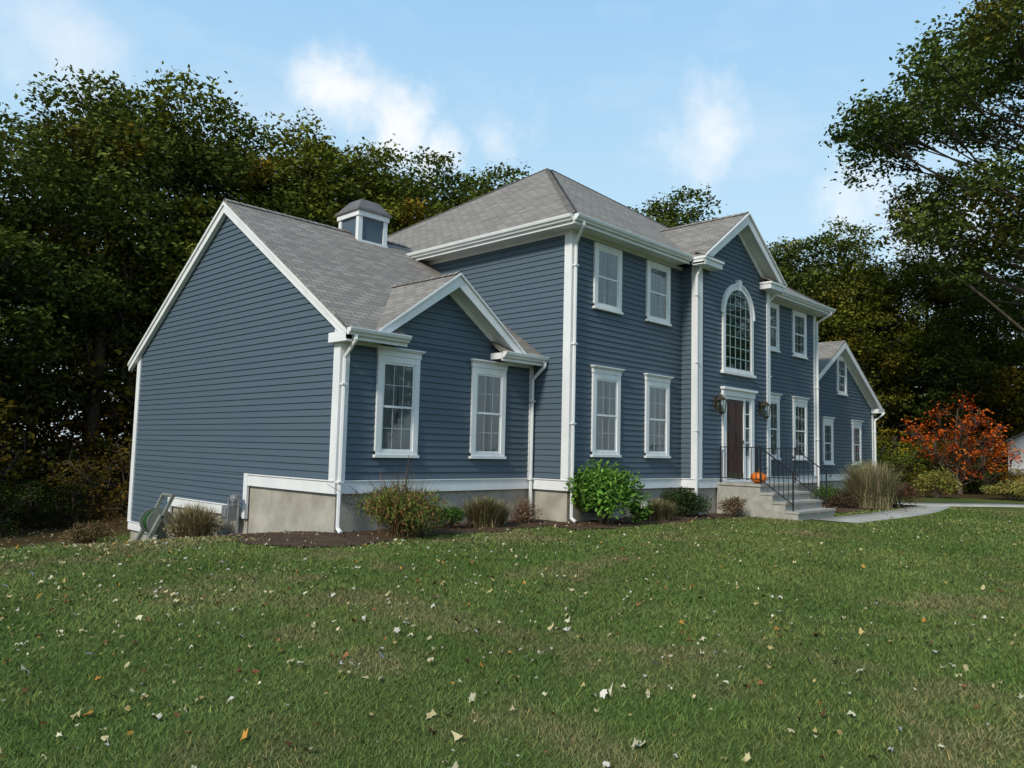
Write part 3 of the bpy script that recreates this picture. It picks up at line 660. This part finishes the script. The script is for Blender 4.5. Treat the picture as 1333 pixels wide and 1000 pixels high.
def tree_mesh(name,Ht,cr,cb,ncl,nl,lsz,cr_cl=(1.0,1.9),tr=.28,pal=((.044,.066,.015),(.112,.138,.028),(.215,.215,.044)),mind=.75):
    VV=[];FF=[];MI=[];CC=[];off=0
    def add(V,F,mi,col):
        nonlocal off
        VV.append(V);FF.append(F+off);MI.append(np.full(len(F),mi));CC.append(col);off+=len(V)
    bend=rng.normal(0,.25,2); tp=[]
    for i in range(9):
        f=i/8; tp.append((bend[0]*math.sin(f*3)*1.2,bend[1]*math.sin(f*2.5)*1.2,f*Ht*.86-.3*(i==0)))
    rd=[tr*(1.35 if i==0 else 1)*(1-.9*(i/8)**1.1)+.02 for i in range(9)]
    V,F=tube(tp,rd,8); add(V,F,0,np.ones((len(V),4)))
    cz=(cb+Ht)/2; rz=(Ht-cb)/2
    cen=[]
    g=0
    while len(cen)<ncl and g<5000:
        g+=1
        d=rng.normal(0,1,3);d/=np.linalg.norm(d); rr=rng.uniform(.35,1)**.6
        wob=1+.18*math.sin(3*math.atan2(d[1],d[0])+Ht)+.12*math.sin(5*d[2]+cr)
        c=np.array([d[0]*cr*rr*wob,d[1]*cr*rr*wob,cz+d[2]*rz*rr])
        taper=1-.35*max(0,(c[2]-cz)/rz)**2; c[:2]*=taper
        if all(np.linalg.norm(c-q[0])>mind for q in cen): cen.append((c,rng.uniform(*cr_cl)))
    for c,R in cen:
        zt=max(cb*.55,min(c[2]-abs(rng.normal(0,1))-.35*np.hypot(c[0],c[1]),Ht*.8)); f=zt/(Ht*.86); i=min(7,int(f*8)); st_=np.array(tp[i])+(np.array(tp[i+1])-np.array(tp[i]))*(f*8-i)
        mid=(st_+c)/2+rng.normal(0,.25,3)+np.array([0,0,-.2]); r0=rd[i]*.38
        V,F=tube([st_,(st_*2+mid)/3+rng.normal(0,.1,3),mid,c],[r0,r0*.75,r0*.5,.015],5); add(V,F,0,np.ones((len(V),4)))
        for _ in range(3):
            e_=c+rng.normal(0,R*.45,3); V,F=tube([mid+(c-mid)*.5,(c+e_)/2+rng.normal(0,.1,3),e_],[r0*.3+.01,.018,.006],4); add(V,F,0,np.ones((len(V),4)))
    for c,R in cen:
        n=int(nl*(R/1.4)**2)
        ns=max(8,n//20); d=rng.normal(0,1,(ns,3)); d/=np.linalg.norm(d,axis=1)[:,None]; rr=R*rng.uniform(.2,1,ns)**.55
        sc=c+d*rr[:,None]*np.array([1,1,.72])
        w_=rng.integers(0,ns,n); C=sc[w_]+rng.normal(0,.17*R/1.4+.05,(n,3))*np.array([1.25,1.25,.6])
        V=leaf_quads(C,lsz,.6,.7); F=np.arange(4*n).reshape(-1,4)
        base=rng.uniform(0,1)*.5+.30*(C[:,2]-c[2])/R+rng.normal(0,.16,n)+.15*rng.random(ns)[w_]; base=np.clip(base,0,1)[:,None]  # top light painted in: leaves paler and yellower towards each clump's top
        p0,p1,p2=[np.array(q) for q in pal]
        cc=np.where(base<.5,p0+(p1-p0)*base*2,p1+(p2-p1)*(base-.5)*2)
        if rng.random()<.10: cc=cc*np.array([1.35,.95,.85])
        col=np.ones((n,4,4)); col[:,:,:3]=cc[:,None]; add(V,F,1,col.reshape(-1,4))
    return mesh_np(name,np.concatenate(VV),np.concatenate(FF),[M_BARK,M_LEAF],{'col':('FLOAT_COLOR',np.concatenate(CC))},matidx=np.concatenate(MI),link=False)
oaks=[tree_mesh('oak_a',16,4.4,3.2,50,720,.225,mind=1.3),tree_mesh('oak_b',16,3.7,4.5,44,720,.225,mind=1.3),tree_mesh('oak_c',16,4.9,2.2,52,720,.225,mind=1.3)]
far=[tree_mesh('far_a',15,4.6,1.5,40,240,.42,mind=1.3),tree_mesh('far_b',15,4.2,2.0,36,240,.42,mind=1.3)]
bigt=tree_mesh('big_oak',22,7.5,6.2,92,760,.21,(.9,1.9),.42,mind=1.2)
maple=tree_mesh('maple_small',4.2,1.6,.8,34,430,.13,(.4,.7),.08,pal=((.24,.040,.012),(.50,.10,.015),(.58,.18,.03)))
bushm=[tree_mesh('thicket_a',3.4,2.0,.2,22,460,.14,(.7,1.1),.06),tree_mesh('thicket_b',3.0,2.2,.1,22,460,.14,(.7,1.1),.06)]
def put(name,me,x,y,sc,rot=None,tint=(1,1,1),sz=1,parent=None,dz=0):
    ob=bpy.data.objects.new(name,me); COL.objects.link(ob); ob.location=(x,y,hh(x,y)-.05+dz)
    ob.rotation_euler=(0,0,rot if rot is not None else random.uniform(0,6.28)); ob.scale=(sc,sc,sc*sz); ob.color=(*tint,1)
    if parent: ob.parent=parent
    return ob
G=(1,1,1);YG=(1.35,1.2,.9);DG=(.88,.92,.9)
T_=[(-6.6,18.2,12.3,DG),(-2.3,20.0,14.8,G),(.6,21.0,15.9,YG),(3.6,20.8,15.2,G),(6.5,20.2,16.0,YG),(9.6,20.3,15.6,YG),(14.0,22.0,16.6,DG),(18.0,22.0,17.8,G),(20.9,21.0,17.2,DG)]
for i,(x,y,h_,t_) in enumerate(T_): put('oak_tree',oaks[i%3],x,y,h_/16,tint=t_)
for i,(x,y,h_,t_) in enumerate([(27.0,15.2,17.2,DG),(31,10.2,13.8,G),(30,7.0,14.0,G),(29.0,4.2,11.8,YG),(31.8,2.2,12.8,G),(34.5,.2,12.5,YG)]): put('oak_tree',oaks[(i+1)%3],x,y,h_/16,tint=t_)
put('large_oak_tree',bigt,25.2,-5.2,1.0,1.0,(.9,1.0,1.1))
fm=empty('distant_forest')
for i in range(12):
    x=-20+i*4.6; y=28+random.uniform(-1.5,2.5); put('forest_oak',far[i%2],x,y,random.uniform(.72,.85),tint=DG,parent=fm)
for i in range(9):
    x=39+random.uniform(-1,3); y=-18+i*4.4; put('forest_oak',far[i%2],x,y,random.uniform(.66,.8),tint=G,parent=fm)
for i in range(5):
    put('forest_oak',far[i%2],-11-random.uniform(0,2)-i*4,21+random.uniform(-2,2),.8,tint=DG,parent=fm)
for i in range(6):
    put('forest_oak',far[i%2],-14+i*9,-44+random.uniform(-3,3),.9,tint=G,parent=fm)
un=empty('forest_undergrowth')
for i in range(20):
    x=-18+i*1.25; y=14.6+random.uniform(-.6,1.2); put('thicket',bushm[i%2],x,y,random.uniform(.4,.75),tint=random.choice([(.5,.5,.55),(.8,.5,.5),(1.3,.6,.5),(.45,.48,.5)]),parent=un)
for i in range(20):
    x=-22+i*2.1; y=18+random.uniform(-1,5); put('thicket',bushm[i%2],x,y,random.uniform(1.2,1.9),tint=random.choice([(.6,.6,.6),(1.2,.75,.55),(2.2,.9,.45)]),parent=un)
for i in range(28):
    t=i/27; x=20.8+8*t+random.uniform(-.5,1.5) if i%2 else 24+random.uniform(0,5); y=3.5-11*t+random.uniform(-1,1); x+=2.5
    sc=random.uniform(.45,.9)
    if y<-.8: sc=min(sc,.36)
    put('thicket',bushm[i%2],x,y,sc,tint=random.choice([(.9,1,.9),(1.2,1.15,.8),(2.2,1.4,.6),(2.8,1.6,.5)]),parent=un)
for i in range(9):
    put('thicket',bushm[i%2],35.5+random.uniform(0,3),-11+i*2.6,random.uniform(1.4,2.2),tint=random.choice([(1,1.1,1),(1.5,1.3,.9)]),parent=un)
put('red_maple_tree',maple,25.4,-.75,1.02,tint=(1,1,1)); put('red_maple_tree',maple,26.2,-1.5,.72,tint=(1.1,1.4,1))
nb=empty('white_shed'); q=Part('walls',M_WHITE); sx0,sx1,sy0,sy1=30.5,34.5,-5.1,-1.5; sm=(sy0+sy1)/2
q.box(sx0,sx1,sy0,sy1,-.9,1.7); q.prism([(sx0,sy0,1.7),(sx0,sy1,1.7),(sx0,sm,2.7)],[(sx1,sy0,1.7),(sx1,sy1,1.7),(sx1,sm,2.7)]); q.build(nb); q=Part('roof',M_ROOF)
for yy in (sy0-.3,sy1+.3): rplane([(sx0-.3,yy,1.60),(sx1+.3,yy,1.60),(sx1+.3,sm,2.82),(sx0-.3,sm,2.82)],(1,0,0),.06,q)
q.build(nb)
q=Part('window',M_DARK); q.box(sx0-.04,sx0-.005,-3.2,-2.5,.2,1.1); q.build(nb)

def shrub(name,x,y,w_,h_,pal,n=2600,lsz=.05,lobes=14,asp=.55,stems=26,upr=0,twig=.0):
    gz_=hh(x,y)+.01; VV=[];FF=[];MI=[];CC=[];off=0
    def add(V,F,mi,col):
        nonlocal off
        VV.append(V);FF.append(F+off);MI.append(np.full(len(F),mi));CC.append(col);off+=len(V)
    pal=np.array(pal); cs_=[]
    for i in range(lobes):
        d=rng.normal(0,1,3);d[2]=abs(d[2]);d/=np.linalg.norm(d); rr=rng.uniform(.45,.85)
        cs_.append(np.array([d[0]*w_/2*rr,d[1]*w_/2*rr,h_*(.25+.52*d[2]*rr*1.15)]))
    for i in range(stems):
        c=cs_[i%lobes]+rng.normal(0,w_*.08,3)*(1+upr); c[2]=max(c[2]*(1+upr*.2)+twig*rng.random(),.1); a=rng.normal(0,w_*.06,2)
        V,F=tube([(a[0],a[1],-.03),(c[0]*.5,c[1]*.5,c[2]*.6),tuple(c)],[.011,.008,.003],4); add(V,F,0,np.ones((len(V),4)))
    m=n//lobes
    for c in cs_:
        R=np.array([w_*.25,w_*.25,h_*.24]); d=rng.normal(0,1,(m,3)); d/=np.linalg.norm(d,axis=1)[:,None]
        C=c+d*R*(rng.uniform(.15,1.12,m)**.5)[:,None]; C[:,2]=np.maximum(C[:,2],.02)
        dirs=d+np.array([0,0,.5]) if upr==0 else np.tile([0,0,1.6],(m,1))+d*.6
        V=leaf_quads(C,lsz,asp,.4 if upr==0 else 0,dirs); F=np.arange(4*m).reshape(-1,4)
        cc=pal[rng.integers(0,len(pal),m)]*rng.uniform(.65,1.3,(m,1))*rng.uniform(.8,1.2); col=np.ones((m,4,4)); col[:,:,:3]=cc[:,None]; add(V,F,1,col.reshape(-1,4))
    ob=mesh_np(name,np.concatenate(VV),np.concatenate(FF),[M_BARK,M_SHRUB],{'col':('FLOAT_COLOR',np.concatenate(CC))},matidx=np.concatenate(MI)); ob.location=(x,y,gz_); return ob
def tuft(name,x,y,w_,h_,pal,n=900,bw=.008,plume=False):
    gz_=hh(x,y)+.01; a=rng.uniform(0,2*np.pi,n); ln=rng.uniform(.5,1.1,n)*h_; sp=rng.uniform(0,1,n)**.7*w_*.5; b0=rng.normal(0,w_*.10,(n,2))
    pts=[]
    for f in (0,.4,.75,1):
        z=ln*(f-.22*f*f*(sp/(w_*.5))**2); rr=sp*f**1.6; pts.append(np.stack([b0[:,0]+np.cos(a)*rr,b0[:,1]+np.sin(a)*rr,z],-1))
    px,py=-np.sin(a)*bw/2,np.cos(a)*bw/2; o_=np.stack([px,py,0*px],-1)
    V=np.stack([pts[0]-o_,pts[0]+o_,pts[1]-o_,pts[1]+o_,pts[2]-o_*.8,pts[2]+o_*.8,pts[3]-o_*.2,pts[3]+o_*.2],1).reshape(-1,3)
    i=np.arange(n)[:,None]*8; F=np.concatenate([i+np.array([0,1,3,2]),i+np.array([2,3,5,4]),i+np.array([4,5,7,6])])
    pal=np.array(pal); cc=pal[rng.integers(0,len(pal),n)]*rng.uniform(.6,1.3,(n,1)); col=np.ones((n,8,4)); col[:,:,:3]=cc[:,None]
    ob=mesh_np(name,V,F,[M_SHRUB],{'col':('FLOAT_COLOR',col.reshape(-1,4))}); ob.location=(x,y,gz_); return ob
gr=[(.06,.12,.02),(.09,.17,.03)]; br=[(.16,.11,.05),(.11,.09,.04),(.10,.11,.04)]; tan=[(.38,.30,.17),(.30,.25,.13),(.21,.20,.09)]
shrub('spirea_shrub',-5.6,9.4,1.1,.8,[(.08,.09,.03),(.20,.10,.06),(.14,.11,.05)],3000,.055)
tuft('dried_perennial_clump',-5.4,4.6,1.15,.66,tan,1500,.013); shrub('dried_perennial_shrub',-5.35,4.6,1.0,.45,tan,1800,.05,upr=1)
shrub('azalea_shrub',-4.1,.0,1.5,.92,[(.13,.17,.035),(.19,.20,.05),(.28,.13,.06),(.10,.14,.03)],6500,.06,18,.4,70,1,.12)
tuft('azalea_twigs',-4.1,.0,1.45,1.0,[(.22,.13,.07),(.18,.16,.07)],380,.007)
shrub('boxwood_shrub',-2.7,.45,.66,.48,gr+[(.05,.09,.02)],2400,.04); tuft('ornamental_grass_clump',-1.95,.35,1.0,.55,tan+br,1500,.012); tuft('ornamental_grass_clump',-1.5,.45,.6,.42,tan+br,600,.012)
shrub('barberry_shrub',-.75,.50,.66,.52,[(.20,.09,.07),(.16,.11,.07),(.28,.19,.12)],1100,.04,12,.5,50); tuft('barberry_twigs',-.75,.5,.75,.62,[(.20,.13,.08)],200,.006)
shrub('rhododendron_shrub',.5,-.6,1.4,1.4,[(.11,.23,.035),(.16,.30,.05),(.08,.17,.03)],6400,.11,28,.42,40)
shrub('hydrangea_shrub',1.0,-.95,.5,.46,gr,1000,.07,6)
hy=shrub('hydrangea_flower',1.0,-1.14,.2,.18,[(.75,.75,.68)],420,.035,5); hy.location.z+=.30
tuft('ornamental_grass_clump',2.2,-.65,1.0,.44,tan+br,1400,.011); shrub('boxwood_shrub',3.5,-.5,1.05,.82,[(.026,.05,.016),(.042,.074,.022)],5000,.05)
shrub('spirea_shrub',4.65,-1.15,.68,.50,[(.16,.09,.05),(.14,.11,.06),(.20,.14,.08)],2000,.045)
shrub('boxwood_shrub',11.6,-.55,1.0,.75,gr,2600,.05); shrub('barberry_shrub',10.6,-1.35,1.0,.62,[(.07,.04,.03),(.11,.08,.04)],2600,.05)
tuft('fountain_grass',11.5,-1.8,1.8,1.3,[(.38,.31,.19),(.30,.26,.14),(.21,.22,.10)],2600,.013)
shrub('barberry_shrub',12.7,-2.1,1.3,1.0,[(.12,.05,.035),(.09,.07,.035),(.16,.07,.04)],3600,.055); shrub('holly_shrub',13.6,-.9,1.3,1.5,[(.06,.10,.03),(.09,.13,.04)],3600,.06)
shrub('viburnum_shrub',20.2,-1.2,1.6,1.3,[(.16,.19,.045),(.30,.24,.06)],3000,.08); shrub('viburnum_shrub',22,-3.2,1.8,.8,[(.17,.20,.05),(.34,.25,.07)],3000,.08)

# ------------------------------------------------------------ sky + light
SUN_EL=38; sd=Vector((-1,-.20,0)).normalized(); az=math.atan2(sd.y,sd.x)
wld=bpy.data.worlds.new('World'); scn.world=wld; wld.use_nodes=True; nt=wld.node_tree; nt.nodes.clear()
out=N(nt,'ShaderNodeOutputWorld'); bg=N(nt,'ShaderNodeBackground'); bg.inputs['Strength'].default_value=.15
sky=N(nt,'ShaderNodeTexSky',sky_type='NISHITA'); sky.sun_disc=False; sky.sun_elevation=math.radians(SUN_EL); sky.sun_rotation=math.pi/2-az; sky.air_density=1.0; sky.dust_density=1.2; sky.ozone_density=1.2
tc=N(nt,'ShaderNodeTexCoord').outputs['Generated']
nz=N(nt,'ShaderNodeTexNoise'); nz.inputs['Scale'].default_value=9; nz.inputs['Detail'].default_value=5; nz.inputs['Roughness'].default_value=.62; nt.links.new(tc,nz.inputs['Vector'])
sub=N(nt,'ShaderNodeVectorMath',operation='SUBTRACT'); nt.links.new(nz.outputs['Color'],sub.inputs[0]); sub.inputs[1].default_value=(.5,.5,.5)
sc_=N(nt,'ShaderNodeVectorMath',operation='SCALE'); nt.links.new(sub.outputs[0],sc_.inputs[0]); sc_.inputs['Scale'].default_value=.17
ad=N(nt,'ShaderNodeVectorMath',operation='ADD'); nt.links.new(tc,ad.inputs[0]); nt.links.new(sc_.outputs[0],ad.inputs[1])
cur=None
for (a,b,c),rad,amp in [((.555,.86,.480),.058,.95),((.61,.83,.435),.052,.9),((.66,.80,.40),.04,.8),((.875,.50,.42),.055,.7),((.915,.53,.425),.04,.55),((.71,.70,.425),.04,.45),((1.04,.36,.35),.045,.6),((1.09,.30,.31),.05,.65),((.30,1.127,.52),.07,.5),((-.5,-.6,.4),.3,.7)]:
    v=Vector((a,b,c)).normalized(); d=N(nt,'ShaderNodeVectorMath',operation='DISTANCE'); nt.links.new(ad.outputs[0],d.inputs[0]); d.inputs[1].default_value=v
    mr=N(nt,'ShaderNodeMapRange'); mr.interpolation_type='SMOOTHSTEP'; nt.links.new(d.outputs['Value'],mr.inputs[0]); mr.inputs[1].default_value=rad*1.5; mr.inputs[2].default_value=0; mr.inputs[3].default_value=0; mr.inputs[4].default_value=amp
    if cur is None: cur=mr.outputs[0]
    else:
        mx=N(nt,'ShaderNodeMath',operation='MAXIMUM'); nt.links.new(cur,mx.inputs[0]); nt.links.new(mr.outputs[0],mx.inputs[1]); cur=mx.outputs[0]
wis=noise(nt,scaled(nt,tc,(1,1,2.6)),2.6,4,.62); wr=ramp(nt,wis,[(.50,(0,0,0)),(.78,(.28,.28,.28))])
addc=N(nt,'ShaderNodeMath',operation='MAXIMUM'); nt.links.new(cur,addc.inputs[0]); nt.links.new(wr,addc.inputs[1])
sxyz=N(nt,'ShaderNodeSeparateXYZ'); nt.links.new(tc,sxyz.inputs[0])
pale=ramp(nt,sxyz.outputs['Z'],[(0.0,(.76,.91,.98)),(.28,(.56,.81,.98)),(.60,(.31,.62,.97))])
pale=mix(nt,1,pale,(6.8,6.8,6.8),'MULTIPLY')
hz=mix(nt,.85,sky.outputs[0],pale)
fin=mix(nt,addc.outputs[0],hz,(6.9,6.95,7.0))
nt.links.new(fin,bg.inputs['Color']); nt.links.new(bg.outputs[0],out.inputs[0])
sl_=bpy.data.lights.new('sun','SUN'); sl_.energy=3.3; sl_.angle=math.radians(7); sl_.color=(1,.93,.81)
so=bpy.data.objects.new('sun',sl_); COL.objects.link(so)
dv=Vector((sd.x*math.cos(math.radians(SUN_EL)),sd.y*math.cos(math.radians(SUN_EL)),math.sin(math.radians(SUN_EL))))
so.rotation_euler=dv.to_track_quat('Z','Y').to_euler(); so.location=dv*50
# ------------------------------------------------------------ camera
y_,p_,r_l=map(math.radians,(YAW,PITCH,ROLL))
Fv=Vector((math.cos(p_)*math.cos(y_),math.cos(p_)*math.sin(y_),math.sin(p_))); Rv=Vector((math.sin(y_),-math.cos(y_),0)); Uv=Rv.cross(Fv)
R2v=Rv*math.cos(r_l)+Uv*math.sin(r_l); U2v=-Rv*math.sin(r_l)+Uv*math.cos(r_l)
cam=bpy.data.cameras.new('camera'); co=bpy.data.objects.new('camera',cam); COL.objects.link(co)
M=Matrix((( R2v.x,U2v.x,-Fv.x,CAM[0]),(R2v.y,U2v.y,-Fv.y,CAM[1]),(R2v.z,U2v.z,-Fv.z,CAM[2]),(0,0,0,1))); co.matrix_world=M
cam.sensor_width=36; cam.lens=36*FPX/1333; cam.clip_end=3000; cam.clip_start=.05; scn.camera=co
